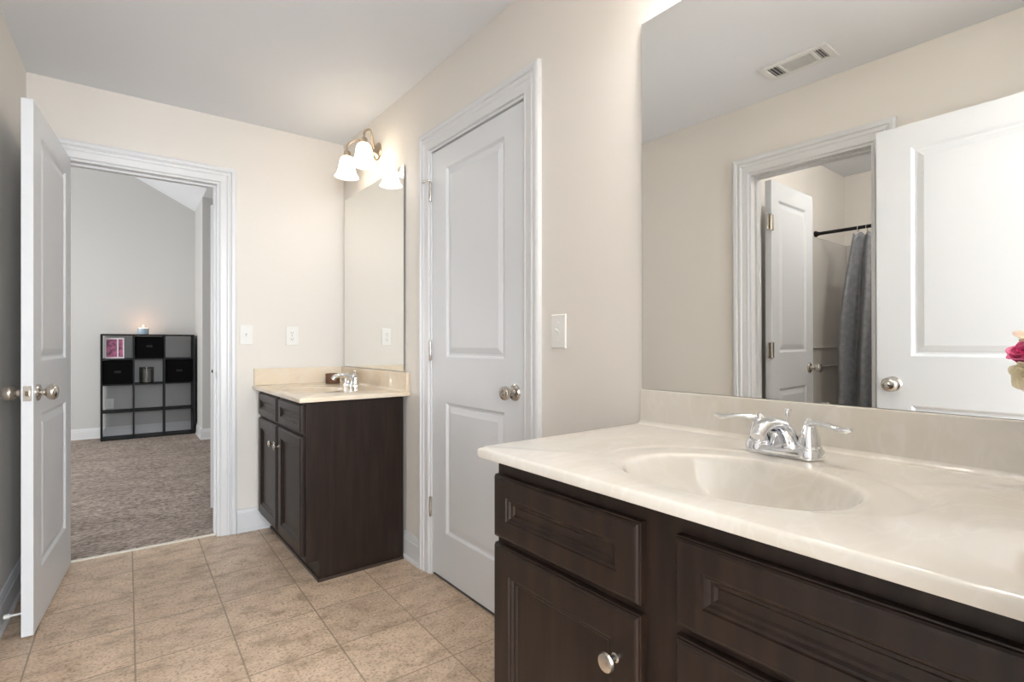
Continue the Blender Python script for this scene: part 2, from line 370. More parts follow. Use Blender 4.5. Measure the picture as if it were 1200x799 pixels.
# bedroom beyond
CZ = .012
bm = NB(); box(bm, -3.0, 3.0, L+.048, 7.92, -.05, CZ)
st('floor_bedroom', bm, M['carpet'], 'taupe cut-pile carpet of the bedroom', 'carpet')
YB = 7.80
bm = NB(); box(bm, -3.0, .81, YB, YB+T, 0, 4.9)
st('wall_bedroom_back', bm, M['bedwall'], 'pale grey bedroom wall behind the black cube shelf', 'wall')
bm = NB(); box(bm, .70, .82, 6.97, YB, 0, 4.9); box(bm, .82, 3.0, 6.97, 7.09, 0, 4.9)
st('wall_bedroom_right', bm, M['bedwall'], 'pale grey bedroom wall corner beside the cube shelf', 'wall')
# bedroom wall with an added, unseen window opening
bm = NB(); box(bm, -3.12, -3.0, L+T, 4.7, 0, 4.9); box(bm, -3.12, -3.0, 7.1, YB+T, 0, 4.9); box(bm, -3.12, -3.0, 4.7, 7.1, 0, .75); box(bm, -3.12, -3.0, 4.7, 7.1, 2.35, 4.9)
st('wall_bedroom_left', bm, M['bedwall'], 'pale grey bedroom wall with an added window opening', 'wall')
bm = NB(); box(bm, 3.0, 3.12, L, 7.1, 0, 4.9)
st('wall_bedroom_side', bm, M['bedwall'], 'pale grey bedroom wall far to the right', 'wall')
bm = NB(); box(bm, -3.0, -.60, L, L+T, 0, 4.9); box(bm, 1.42, 3.0, L, L+T, 0, 4.9); box(bm, -.6, 1.42, L, L+T, H+.88, 4.9)
st('wall_bedroom_near', bm, M['bedwall'], 'pale grey bedroom wall on either side of the bathroom', 'wall')
# vaulted ceiling: level at right, rising to the left
zr = 2.83; sl = .52
bm = NB(); pts = [(3.1, zr), (.70, zr), (-3.1, zr+sl*3.8), (-3.1, zr+sl*3.8+.1), (.70, zr+.1), (3.1, zr+.1)]
a = [bm.verts.new((x, L, z)) for x, z in pts]; b = [bm.verts.new((x, YB+T, z)) for x, z in pts]
bm.faces.new(a); bm.faces.new(b)
for i in range(6): bm.faces.new((a[i], a[(i+1) % 6], b[(i+1) % 6], b[i]))
st('ceiling_bedroom', bm, M['ceil'], 'white vaulted bedroom ceiling sloping down to the right', 'ceiling')
bm = NB(); extrude_profile(bm, BBP, (-3.0, YB), (.70, YB), (0, -1)); extrude_profile(bm, BBP, (.70, 6.97), (.70, YB), (-1, 0)); extrude_profile(bm, BBP, (.68, 6.97), (3.0, 6.97), (0, -1))
st('baseboard_bedroom', bm, M['trim'], 'white baseboard along the bedroom walls', 'baseboard')
bm = NB()
for y in (4.7, 5.86, 7.04): box(bm, -3.08, -3.03, y, y+.06, .75, 2.35)
for z in (.75, 1.52, 2.29): box(bm, -3.08, -3.03, 4.7, 7.1, z, z+.06)
st('added_window_1', bm, M['trim'], 'unseen white sash window added to light the bedroom', 'window')  # unseen window, added to go with the bedroom fill light

# hall behind the photographer
bm = NB(); box(bm, -1.6, 2.2, -3.12, -3.0, 0, .7); box(bm, -1.6, 2.2, -3.12, -3.0, 2.35, H); box(bm, -1.6, -1.32, -3.12, -3.0, .7, 2.35); box(bm, -.28, -.17, -3.12, -3.0, .7, 2.35); box(bm, .87, 2.2, -3.12, -3.0, .7, 2.35)  # both window openings are added to go with the hall fill lights
st('wall_hall_back', bm, M['wall'], 'beige hall wall with added window openings behind the camera', 'wall')
st('wall_hall_left', B(-1.6, -1.48, -3.0, -.07, 0, H), M['wall'], 'beige hall wall left of the camera', 'wall')
st('wall_hall_right', B(2.08, 2.2, -3.0, -.07, 0, H), M['wall'], 'beige hall wall right of the camera', 'wall')
bm = NB(); box(bm, -1.48, -.60, -.19, -.07, 0, H); box(bm, 1.38, 2.08, -.19, -.07, 0, H)
st('wall_hall_near', bm, M['wall'], 'beige hall wall beside the bathroom doorway', 'wall')
st('floor_hall', B(-1.6, 2.2, -3.12, -.07, -.05, 0), M['carpet'], 'taupe carpet of the hall behind the camera', 'carpet')
st('ceiling_hall', B(-1.6, 2.2, -3.12, -.07, H, H+.05), M['ceil'], 'pale ceiling of the hall behind the camera', 'ceiling')

# shower room beyond the left wall (seen in the mirror)
bm = NB(); box(bm, -2.41, -.55, 1.63, 1.75, 0, H); st('wall_shower_far', bm, M['wall'], 'beige shower room wall that the curtain rod meets', 'wall')
bm = NB(); box(bm, -2.41, -2.29, .05, 1.63, 0, H); st('wall_shower_back', bm, M['wall'], 'beige shower room wall behind the tub', 'wall')
bm = NB(); box(bm, -2.41, -.60, -.07, .05, 0, H); st('wall_shower_near', bm, M['wall'], 'beige shower room end wall', 'wall')
st('floor_shower', B(-2.41, -.56, -.07, 1.75, -.05, 0), M['tile'], 'stone-look floor of the shower room', 'floor')
st('ceiling_shower', B(-2.41, -.56, -.07, 1.75, H, H+.05), M['ceil'], 'pale ceiling of the shower room', 'ceiling')

# ------------------------------------------------------------------ doors
DR = [(.004, .002), (.012, .0095), (.020, .0100), (.024, .008), (.046, .0025)]
def door_panels(w):
    s = .125 if w > .68 else .10
    return [(s, .213, w-s, .828), (s, 1.038, w-s, 1.930)]
def leaf_mesh(w, t=.035, z0=.012, h=2.032):
    bm = NB(); panel_slab(bm, w, h, t, door_panels(w), DR, both=True); bmesh.ops.translate(bm, verts=bm.verts, vec=(0, 0, z0)); return bm
def knob_pair(root, x, t, z=.928, sides=(1, -1), key=False):
    for sg in sides:
        y0 = 0 if sg > 0 else t; d = -1 if sg > 0 else 1
        k = part(root, 'door_knob', lathe(NB(), [(0, 0), (0, .033), (.003, .033), (.008, .029), (.011, .017), (.014, .0135), (.022, .0135), (.026, .018), (.031, .026), (.038, .0305), (.046, .0315), (.054, .0290), (.060, .0235), (.063, .014), (.0635, 0)], (x, y0, z), (0, d, 0), 32), M['nickel'], 35, label='round satin nickel knob')
        if key: part(k, 'lock_button', lathe(NB(), [(.0, .010), (.003, .010), (.004, .008), (.006, .004), (.006, 0)], (x, d*.0630+y0, z), (0, d, 0), 12), M['chrome'], 30)
def hinges(root, x, y, zs, t=.035, leaf=0, pin=None):
    for i, z in enumerate(zs):
        bm = lathe(NB(), [(0, .0045), (.003, .0065), (.030, .0065), (.031, .0055), (.032, .0065), (.060, .0065), (.061, .0055), (.062, .0065), (.092, .0065), (.096, .004), (.098, 0)], (x, y, z-.048), (0, 0, 1), 14)
        if leaf: box(bm, min(x, x+leaf), max(x, x+leaf), y-.0012+.004, y+.0018+.004, z-.045, z+.045)
        h = part(root, 'hinge', bm, M['nickel'], 35)
        if pin is not None and i == len(zs)-1:
            part(h, 'hinge_stop', tube(NB(), [(x, y, z+.050), (x+pin*.006, y-.016, z+.050), (x+pin*.015, y-.034, z+.047)], [.0035, .003, .0055], 10), M['nickel'], 40)
# far bedroom door: hinge at x=-.227,y=3.42, open towards the camera
ax = math.atan2(2.671-3.430, -.285+.227)
fr = (-.2285, 3.410, ax)      # local x runs from hinge to latch edge, local y+ is toward the room middle... front face is y=0
# local +y = rotate(+90) of direction; direction points to -Y so +y local points to +X : body must extend to -y
d1 = thing('door_1', 'white two-panel door standing open beside the bedroom doorway', 'door', (0, 0, 0), fr, kind='structure')
bm = leaf_mesh(.755); bmesh.ops.scale(bm, vec=(1, -1, 1), verts=bm.verts)
part(d1, 'door_leaf', bm, M['door'])
for sg, y0 in ((1, 0), (-1, -.035)):
    k = part(d1, 'door_knob', lathe(NB(), [(0, 0), (0, .033), (.003, .033), (.008, .029), (.011, .017), (.014, .0135), (.022, .0135), (.026, .018), (.031, .026), (.038, .0305), (.046, .0315), (.054, .0290), (.060, .0235), (.063, .014), (.0635, 0)], (.695, y0, .928), (0, sg, 0), 32), M['nickel'], 35)
lp = part(d1, 'latch_plate', B(.7545, .7565, -.0295, -.0055, .900, .957), M['nickel'], bevel=.003)
part(lp, 'latch_bolt', prism(NB(), [(.756, -.024), (.756, -.011), (.766, -.011), (.758, -.024)], .919, .938), M['brass'])
hinges(d1, -.004, -.041, (.27, 1.05, 1.84))
solo('door_stop', tube(tube(NB(), [(.022, 2.775, .060), (.040, 2.775, .060)], .009, 12), [(.040, 2.775, .060), (.092, 2.775, .060)], .0045, 10), M['plastic'], 'thin white spring door stop on the baseboard behind the open door', 'door stop', (0.018, 2.775, .06), LW, smooth=40)

# closed closet door
d2 = thing('door_2', 'closed white two-panel door between the two vanities', 'door', (0.006, 0, 0), RW, kind='structure')
w2 = yc1-yc0-.024-.006
bm = leaf_mesh(w2, z0=.016, h=2.024); place(bm, (.006, yc1-.015, 0), (0, -1), (1, 0)); part(d2, 'door_leaf', bm, M['door'])
bmk = lathe(NB(), [(0, 0), (0, .033), (.003, .033), (.009, .028), (.012, .016), (.020, .0125), (.028, .0125), (.034, .018), (.040, .0245), (.048, .0275), (.056, .0265), (.062, .021), (.064, .014), (.062, .010), (.066, .009), (.066, 0)], (.006, 1.600, .928), (-1, 0, 0), 32)
part(d2, 'door_knob', bmk, M['nickel'], 35)
for i, z in enumerate((.33, 1.085, 1.855)):
    h = part(d2, 'hinge', lathe(NB(), [(0, .0045), (.003, .0065), (.032, .0065), (.033, .0055), (.034, .0065), (.062, .0065), (.063, .0055), (.064, .0065), (.094, .0065), (.097, .004), (.099, 0)], (-.004, yc1-.013, z-.05), (0, 0, 1), 14), M['nickel'], 35)
    if i == 2: part(h, 'hinge_stop', tube(NB(), smooth_path([(-.004, yc1-.013, z+.052), (-.018, yc1-.006, z+.054), (-.036, yc1+.012, z+.046)]), [.0035]*10+[.005, .006, .006], 10), M['nickel'], 40)
part(d2, 'under_door_shade', B(.012, .036, yc0+.013, yc1-.013, 0.0, .006), M['ventdark'])  # dark strip standing in for the shade under the closed door

# entry door standing open along the left wall (seen in the mirror)
fr = (-.257, .070, math.atan2(.76, -.0245))      # local x hinge -> latch; local +y points to -X side
d3 = thing('door_3', 'large white open door filling the right of the big mirror', 'door', (0, 0, 0), fr, kind='structure')
part(d3, 'door_leaf', leaf_mesh(.757), M['door'])
knob_pair(d3, .697, .035, key=True)
lp = part(d3, 'latch_plate', B(.7565, .7585, .0055, .0295, .900, .957), M['nickel'], bevel=.003)
hinges(d3, -.004, .040, (.27, 1.05, 1.84))
# shower room door, opened inward (seen in the mirror)
fr = (-.585, 1.463, PI-.01)      # local x to -X ; local +y to -Y
d4 = thing('door_4', 'narrow white door ajar inside the shower room doorway', 'door', (0, 0, 0), fr, kind='structure')
bm = leaf_mesh(.585); part(d4, 'door_leaf', bm, M['door'])
for sg, y0 in ((1, .035), (-1, 0)):
    part(d4, 'door_knob', lathe(NB(), [(0, 0), (0, .033), (.003, .033), (.009, .028), (.012, .016), (.032, .0125), (.037, .017), (.042, .0235), (.050, .0285), (.058, .0290), (.066, .0265), (.0735, .0135), (.0735, 0)], (.525, y0, .945), (0, sg, 0), 32), M['nickel'], 35, label='round metal knob')
for z in (.30, 1.065, 1.80):
    bm = lathe(NB(), [(0, .0045), (.003, .0075), (.094, .0075), (.099, 0)], (-.012, .040, z-.05), (0, 0, 1), 14)
    box(bm, -.040, -.014, .030, .033, z-.045, z+.045); box(bm, -.010, .026, .0352, .0372, z-.045, z+.045)
    part(d4, 'hinge', bm, M['nickel'], 35)
# bedroom door seen edge-on beyond the far doorway
fr = (.468, 3.965, .62)
d5 = thing('door_5', 'white bedroom door seen edge-on through the far doorway', 'door', (0, 0, 0), fr, kind='structure')
bm = leaf_mesh(.72, z0=.02, h=2.03); part(d5, 'door_leaf', bm, M['door'])
part(d5, 'latch_bolt', B(-.004, .0, .012, .022, .925, .945), M['bronze'])
# strike plate in the far jamb
solo('strike_plate', lathe(NB(), [(0, .0), (0, .022), (.0015, .022), (.0015, 0)], (fx1-.012, L+.022, .937), (-1, 0, 0), 16), M['nickel'], 'small metal strike plate on the right jamb of bedroom doorway', 'strike plate', (fx1-.012, L+.022, .937))

# ------------------------------------------------------------------ vanities
CR = [(.002, .0035), (.006, .0045), (.010, .009), (.015, .009), (.019, .013), (.021, .013)]
CE = [(.0035, .001), (.0065, .0035), (.0075, .0065), (.0095, .0070), (.0100, .0105)]
def front(root, y0, y1, z0, z1, xf, name, frame=.046, fz=.88):
    """cabinet front facing -x (wall frame), face plane at x=xf"""
    g = .010; w = y1-y0-2*g; h = z1-z0-2*g
    bm = NB(); panel_slab(bm, w, h, .020, [(frame-.008, (frame-.008)*fz, w-frame+.008, h-(frame-.008)*fz)], CR, edge=CE)
    place(bm, (xf, y1-g, z0+g), (0, -1), (1, 0)); return part(root, name, bm, M['wood'], bevel=0)
def cab_knob(parent, y, z, xf):
    k = part(parent, 'cabinet_knob', lathe(NB(), [(0, 0), (0, .0085), (.003, .0085), (.005, .0055), (.014, .005), (.018, .009), (.021, .0155), (.025, .0170), (.029, .0150), (.031, .009), (.0315, 0)], (xf, y, z), (-1, 0, 0), 24), M['nickel'], 35, label='round satin nickel cabinet knob')
    return k
def countertop(root_name, label, y0, y1, z, dep, sc, frm, m, farline=None, group=None, th=.022):
    """cultured-marble top: x from -dep to 0, integral oval basin at sc=(x,y)"""
    root = thing(root_name, label, 'countertop', ((-dep)/2, (y0+y1)/2, z-th), frm)
    cx, cy = sc; a, b = .197, .160           # basin half sizes: along y, along x
    def ylim(x): return farline(x) if farline else y1
    bm = NB(); N = 128; bx0 = -dep; angs = [2*PI*k/N for k in range(N)]
    corners = [(bx0, y0), (0-.001, y0), (0-.001, ylim(0)), (bx0, ylim(bx0))]
    for (x, y) in corners: angs.append(math.atan2((x-cx), (y-cy)) % (2*PI))
    angs = sorted(set(round(t, 7) for t in angs))
    def ray_rect(t, inset):
        dx, dy = math.sin(t), math.cos(t); best = 9
        if dx > 1e-9: best = min(best, (-.001-cx)/dx)
        if dx < -1e-9: best = min(best, (bx0+inset-cx)/dx)
        if dy < -1e-9: best = min(best, (y0+inset-cy)/dy)
        if dy > 1e-9:
            yy = lambda q: cy+dy*q-(ylim(cx+dx*q) if farline else y1-0)
            lo, hi = 0, 3
            for _ in range(40):
                mid = (lo+hi)/2
                if yy(mid) > 0: hi = mid
                else: lo = mid
            best = min(best, lo)
        return cx+dx*best, cy+dy*best
    rings = []
    prof = [(.10, -.136), (.22, -.1345), (.38, -.130), (.55, -.119), (.70, -.100), (.82, -.074), (.90, -.048), (.955, -.024), (.98, -.0125), (.995, -.0070), (1.01, -.0042), (1.03, -.0026), (1.07, -.0018)]
    for f, dz in prof: rings.append([bm.verts.new((cx+b*f*math.sin(t), cy+a*f*math.cos(t), z+dz)) for t in angs])
    ox, ao, bo = .030, .272, .200             # shallow outer oval
    for f, q in ((.93, .9), (.965, .8), (.985, .15), (1.0, 0)):
        rr = []
        for t in angs:
            x = cx+ox+bo*f*math.sin(t); y = cy+ao*f*math.cos(t); x = max(x, bx0+.018)
            rr.append(bm.verts.new((x, y, z-.0030*q*max(0, min(1, .55+1.1*math.sin(t))))))
        rings.append(rr)
    for ins, dz in ((.006, 0), (.0025, -.0012), (.0005, -.0036), (0, -.006), (0, -th+.003), (.0015, -th+.0006), (.006, -th)):
        rings.append([bm.verts.new((*ray_rect(t, ins), z+dz)) for t in angs])
    cv = bm.verts.new((cx, cy, z-.1365)); n = len(angs)
    for k in range(n): bm.faces.new((cv, rings[0][k], rings[0][(k+1) % n]))
    for A, Bq in zip(rings, rings[1:]):
        for k in range(n): bm.faces.new((A[k], A[(k+1) % n], Bq[(k+1) % n], Bq[k]))
    part(root, 'basin_top', bm, m, 38)
    bsz = z+.100
    bm = B(-.020, -.0005, y0+.004, (ylim(-.01)-.0005), z-.0005, bsz)
    part(root, 'backsplash', bm, m, bevel=.003)
    cv = [(-.0195, z-.0003), (-.0195, z+.012), (-.0205, z+.0085), (-.0225, z+.0045), (-.0260, z+.0018), (-.0320, z+.0002), (-.0320, z-.0003)]
    bm = NB(); A = [bm.verts.new((x_, y0+.004, z_)) for x_, z_ in cv]; Q = [bm.verts.new((x_, ylim(-.03)-.0005, z_)) for x_, z_ in cv]; bm.faces.new(A); bm.faces.new(Q)
    for i_ in range(len(cv)): bm.faces.new((A[i_], A[(i_+1) % len(cv)], Q[(i_+1) % len(cv)], Q[i_]))
    part(root, 'cove', bm, m, 50)
    # drain
    dr = part(root, 'drain', lathe(NB(), [(0, 0), (0, .021), (.003, .020), (.004, .015), (.003, .013), (.0045, .010), (.005, 0)], (cx, cy, z-.1362), (0, 0, 1), 24), M['chrome'], 35)
    return root
def faucet(y, z, label, x=-.128):
    f = thing('faucet', label, 'faucet', (x, y, z), RW)
    bm = NB(); n = 48; prof = [(0, 1.0), (.010, 1.0), (.015, .96), (.018, .86), (.0185, .0)]; rings = []
    def stad(k, s):   # stadium outline with slight waist, half length .073, half width .0265
        t = 2*PI*k/n; cx_, sy_ = math.cos(t), math.sin(t); yy = (.047 if cx_ > 0 else -.047)+.026*cx_*s
        return x+.0255*sy_*s, y+yy
    for dz, s in prof[:-1]: rings.append([bm.verts.new((*stad(k, s), z+dz)) for k in range(n)])
    for A, Bq in zip(rings, rings[1:]):
        for k in range(n): bm.faces.new((A[k], A[(k+1) % n], Bq[(k+1) % n], Bq[k]))
    bm.faces.new(rings[-1]); bm.faces.new(rings[0])
    part(f, 'base_plate', bm, M['chrome'], 40)
    for sg in (1, -1): part(f, 'handle_collar', lathe(NB(), [(.002, .0275), (.016, .0275), (.0195, .0255), (.0205, .0215), (.0205, 0)], (x, y+sg*.0508, z), (0, 0, 1), 32), M['chrome'], 35)
    # spout: wide root, arching towards the basin
    P = smooth_path([(x+.012, y, z+.006), (x+.006, y, z+.034), (x-.020, y, z+.060), (x-.058, y, z+.070), (x-.092, y, z+.064), (x-.108, y, z+.048)], 6)
    part(f, 'spout', tube(NB(), P, interp([.034, .032, .0270, .0215, .0175, .0150, .0135], len(P)), 24, interp([.60, .60, .62, .62, .68, .8, .9], len(P)), up=(0, 0, 1)), M['chrome'], 50)
    for sg in (1, -1):
        yy = y+sg*.0508
        h = part(f, 'handle', lathe(NB(), [(.014, .0235), (.019, .0240), (.024, .0225), (.026, .0205), (.040, .0195), (.054, .0155), (.062, .0125), (.066, .0125), (.070, .0115), (.076, .0070), (.080, .0050), (.082, 0)], (x, yy, z), (0, 0, 1), 28), M['chrome'], 40)
        Q = smooth_path([(x, yy, z+.067), (x-.012, yy+sg*.016, z+.073), (x-.022, yy+sg*.042, z+.073), (x-.026, yy+sg*.068, z+.068), (x-.027, yy+sg*.084, z+.0715)], 5)
        part(h, 'lever', tube(NB(), Q, interp([.0095, .0078, .0072, .0098, .0115, .0080], len(Q)), 14, interp([.9, .8, .65, .5, .5, .5], len(Q))), M['chrome'], 50)
    part(f, 'lift_rod', lathe(NB(), [(.0, .0028), (.066, .0028), (.069, .0045), (.074, .0050), (.080, .0082), (.0835, .0078), (.084, 0)], (x+.020, y, z+.010), (0, 0, 1), 16), M['chrome'], 40)
    return f

def cabinet_shell(x0, x1, y0, y1, zt, xk):
    """open-topped carcass with recessed toe kick; sides notched at the kick"""
    bm = NB(); t = .018
    for a in (y0, y1-t):
        P = [(x0, .10), (xk, .10), (xk, 0), (x1, 0), (x1, zt-.001), (x0, zt-.001)]
        A = [bm.verts.new((x, a, z)) for x, z in P]; Q = [bm.verts.new((x, a+t, z)) for x, z in P]
        bm.faces.new(A); bm.faces.new(Q)
        for i in range(6): bm.faces.new((A[i], A[(i+1) % 6], Q[(i+1) % 6], Q[i]))
    box(bm, x0, x0+t, y0+t, y1-t, .10, zt-.001); box(bm, x0+t, x1, y0+t, y1-t, .10, .118); box(bm, x1-.006, x1, y0+t, y1-t, .118, zt-.001); box(bm, xk, xk+t, y0+t, y1-t, 0, .10)
    return bm
# near vanity
ZN = .885; CB = ZN-.026
nv = thing('vanity_cabinet', 'large dark espresso vanity cabinet in the right foreground', 'cabinet', (-.27, .52, 0), RW)
bm = cabinet_shell(-.530, -.024, .075, .985, CB, -.465)
part(nv, 'cabinet_body', bm, M['wood'], bevel=.0015)
XF = -.550
front(nv, .571, .981, .680, .820, XF, 'drawer_front')
front(nv, .093, .505, .680, .820, XF, 'drawer_front')
o = front(nv, .571, .981, .115, .665, XF, 'cabinet_door', .056, 1.0); cab_knob(o, .619, .577, XF)
o = front(nv, .093, .505, .115, .665, XF, 'cabinet_door', .056, 1.0); cab_knob(o, .457, .577, XF)
# far vanity
ZF = .869; CBF = ZF-.026
def farline(x): return (L-math.sin(RW[2])*x)/math.cos(RW[2])-.001
fv = thing('vanity_cabinet', 'small dark espresso vanity cabinet in the far corner', 'cabinet', (-.27, 2.95, 0), RW)
bm = cabinet_shell(-.515, -.024, 2.500, 3.405, CBF, -.455)
part(fv, 'cabinet_body', bm, M['wood'], bevel=.0015)
part(fv, 'base_moulding', prism(box(NB(), -.463, -.026, 2.490, 2.500, 0, .014), [(-.463, 2.490), (-.455, 2.490), (-.455, 3.405), (-.463, 3.405)], 0, .014), M['woodtrim'], bevel=.002)
XG = -.535
front(fv, 2.520, 2.925, .700, .832, XG, 'drawer_front', .042); front(fv, 2.965, 3.370, .700, .832, XG, 'drawer_front', .042)
o = front(fv, 2.520, 2.925, .125, .685, XG, 'cabinet_door', .054, 1.0); cab_knob(o, 2.890, .585, XG)
o = front(fv, 2.965, 3.370, .125, .685, XG, 'cabinet_door', .054, 1.0); cab_knob(o, 3.000, .585, XG)

ct = countertop('countertop', 'cream marble vanity top with oval basin in the foreground', .055, .985, ZN, .588, (-.374, .510), RW, M['marble'])
ct2 = countertop('countertop', 'warm cream marble vanity top on the small far cabinet', 2.471, 3.43, ZF, .552, (-.350, 2.955), RW, M['marble2'], farline)
xs = -.545
bm = NB(); prism(bm, [(xs, farline(xs)-.020), (-.0205, farline(-.02)-.020), (-.0205, farline(-.02)-.0005), (xs, farline(xs)-.0005)], ZF-.0005, ZF+.100)
part(ct2, 'side_splash', bm, M['marble2'], bevel=.003)
faucet(.530, ZN, 'chrome two-handle faucet beside the large foreground basin')
faucet(2.955, ZF, 'chrome two-handle faucet on the far vanity top')

# brown cup by the far backsplash
cupx, cupy = -.118, 3.30
cup = solo('tumbler', lathe(NB(), [(0, 0), (0, .040), (.003, .0425), (.060, .0435), (.0625, .0425), (.060, .0405), (.006, .0395), (.006, 0)], (cupx, cupy, ZF), (0, 0, 1), 32), M['cup'],
     'brown ceramic cup by the backsplash of the far vanity', 'cup', (cupx, cupy, ZF), RW, smooth=40)

# ------------------------------------------------------------------ mirrors
mm = thing('wall_mirror', 'big frameless mirror above the foreground vanity', 'mirror', (0, 0, 0), RW)
# slightly out of true: leans forward and turned by a hair
def mirror_mesh(y0, y1, z0, z1, x0, tau, mu, th=.005):
    f = NB(); e = NB()
    def P(y, z, back=0): return (-(x0+(z-z0)*math.tan(tau)+(y1-y)*math.tan(mu))+back, y, z)
    q = [f.verts.new(P(y, z)) for y, z in ((y0, z0), (y1, z0), (y1, z1), (y0, z1))]; f.faces.new(q)
    a = [e.verts.new(P(y, z)) for y, z in ((y0, z0), (y1, z0), (y1, z1), (y0, z1))]; b = [e.verts.new(P(y, z, th)) for y, z in ((y0, z0), (y1, z0), (y1, z1), (y0, z1))]
    for k in range(4): e.faces.new((a[k], a[(k+1) % 4], b[(k+1) % 4], b[k]))
    e.faces.new(b); return f, e
f, e = mirror_mesh(.068, .980, .9862, 2.043, .012, .0045, .0062)
part(mm, 'mirror_glass', f, M['mirror']); part(mm, 'mirror_edge', e, M['mirror_edge'])
bm = NB()
for y in (.25, .80): box(bm, -.019, -.0005, y-.012, y+.012, 2.0435, 2.049)
m2 = thing('wall_mirror', 'frameless mirror above the small far vanity', 'mirror', (0, 0, 0), RW)
f, e = mirror_mesh(2.526, 3.392, .973, 2.061, .010, .0, 0)
part(m2, 'mirror_glass', f, M['mirror']); part(m2, 'mirror_edge', e, M['mirror_edge'])

# ------------------------------------------------------------------ electrical plates
def plate(name, label, cat, frm, org, xdir, ydir, kind='outlet'):
    t = thing(name, label, cat, org, frm)
    def P(bm): return place(bm, org, xdir, ydir)
    bm = NB(); panel_slab(bm, .066, .112, .006, [], [], edge=[(.0012, .001), (.003, .003)])
    bmesh.ops.translate(bm, verts=bm.verts, vec=(-.033, -.006, -.056)); part(t, 'cover_plate', P(bm), M['plastic'])
    if kind == 'switch':
        s = part(t, 'toggle', P(tube(NB(), [(0, -.005, 0), (0, -.013, .004), (0, -.018, .008)], [.0045, .0042, .0034], 10)), M['plastic'], 40)
        for z in (.030, -.030): part(t, 'screw', P(lathe(NB(), [(0, .0030), (.001, .0028), (.0012, 0)], (0, -.006, z), (0, -1, 0), 12)), M['plastic'])
        part(t, 'toggle_slot', P(B(-.0055, .0055, -.0066, -.0061, -.012, .012)), M['vent'])
    else:
        for z in (.0195, -.0195):
            r = part(t, 'receptacle', P(B(-.0165, .0165, -.0075, -.006, z-.0135, z+.0135)), M['plastic'], bevel=.003)
            part(r, 'slot', P(box(box(B(-.0075, -.0055, -.0080, -.0070, z-.002, z+.006), .0055, .0075, -.0080, -.0070, z-.002, z+.005), -.002, .002, -.0080, -.0070, z-.0095, z-.0055)), M['slot'])
        part(t, 'screw', P(lathe(NB(), [(0, .0030), (.001, .0028), (.0012, 0)], (0, -.006, 0), (0, -1, 0), 12)), M['nickel'])
    return t
plate('light_switch', 'white light switch right of the closed door', 'light switch', RW, (0, 1.345, 1.160), (0, -1), (1, 0), 'switch')
plate('light_switch', 'white light switch beside the bedroom doorway casing', 'light switch', WORLD, (.570, L, 1.172), (1, 0), (0, 1), 'switch')
plate('power_outlet', 'white double outlet on the far wall above the vanity', 'outlet', WORLD, (.829, L, 1.168), (1, 0), (0, 1))
plate('power_outlet', 'white wall outlet seen through the black cube shelf', 'outlet', WORLD, (-.165, YB, .41), (1, 0), (0, 1))

# ------------------------------------------------------------------ lamps
def bell_shade():
    return [(.0, .020), (.004, .026), (.015, .036), (.035, .042), (.060, .045), (.085, .050), (.105, .058), (.120, .068), (.1215, .0685), (.119, .0665), (.104, .056), (.084, .048), (.060, .043), (.035, .040), (.016, .034), (.005, .024)]
def vanity_lamp(ys, yb, zc, label, watts, tilt=.06, xo=-.125):
    t = thing('vanity_light', label, 'lamp', (0, yb, zc), RW)
    plate_ = part(t, 'wall_plate', lathe(NB(), [(0, 0), (0, .050), (.004, .050), (.010, .046), (.016, .032), (.024, .022), (.030, .014), (.034, 0)], (-.0005, yb, zc), (-1, 0, 0), 32), M['brass'], 35)
    for y in ys:
        sg = 0 if abs(y-yb) < .01 else (1 if y > yb else -1)
        top = Vector((xo, y, zc-.030)); ax_ = Vector((-tilt, sg*tilt, -1)).normalized()
        P = smooth_path([(-.020, yb, zc), (-.055, yb+(y-yb)*.30, zc+.052), (-.095, yb+(y-yb)*.72, zc+.066), (xo+.003, y, zc+.030), top], 6)
        arm = part(t, 'arm', tube(NB(), P, .0065, 12), M['brass'], 50)
        part(arm, 'socket_cup', lathe(NB(), [(-.030, .008), (-.026, .016), (-.010, .020), (.002, .026), (.006, .026), (.006, 0)], top, ax_, 24), M['brass'], 35)
        s = part(t, 'lamp_shade', lathe(NB(), bell_shade(), top, ax_, 36, cap=False), M['shade'], 50, label='frosted glass bell shade')
        part(s, 'bulb', lathe(NB(), [(.012, .012), (.030, .014), (.045, .022), (.060, .0255), (.074, .022), (.084, .010), (.086, 0)], top, ax_, 20), M['bulb'], 50)
        d = bpy.data.lights.new('bulb_light', 'POINT'); d.energy = watts; d.color = LAMPCOL; d.shadow_soft_size = .03
        lo = bpy.data.objects.new('bulb_light', d); C.objects.link(lo); lo.parent = t; q = top+ax_*.100; lo.location = q-BASE[t.name]
    return t
vanity_lamp((2.725, 2.975), 2.875, 2.235, 'two-light wall lamp with bell shades above the far mirror', FAR_LAMP_W, .02, -.145)
vanity_lamp((.30, .52, .74), .52, 2.275, 'three-light wall lamp above the big mirror', NEAR_LAMP_W)
def added_ceiling_lamp(x, y, label, watts, col):  # unseen lamps, added only to raise the brightness
    t = thing('added_ceiling_lamp', label, 'lamp', (x, y, H))
    part(t, 'lamp_base', lathe(NB(), [(0, .0), (0, .15), (.02, .15), (.025, .14), (.025, 0)], (x, y, H), (0, 0, -1), 32), M['brass'], 35)
    part(t, 'lamp_shade', lathe(NB(), [(.0255, .135), (.05, .128), (.075, .10), (.09, .05), (.094, 0)], (x, y, H), (0, 0, -1), 32), M['shade'], 50)
    d = bpy.data.lights.new('ceiling_fill_light', 'POINT'); d.energy = watts; d.color = col; d.shadow_soft_size = .05
    lo = bpy.data.objects.new('ceiling_fill_light', d); C.objects.link(lo); lo.parent = t; lo.location = (0, 0, -.13)
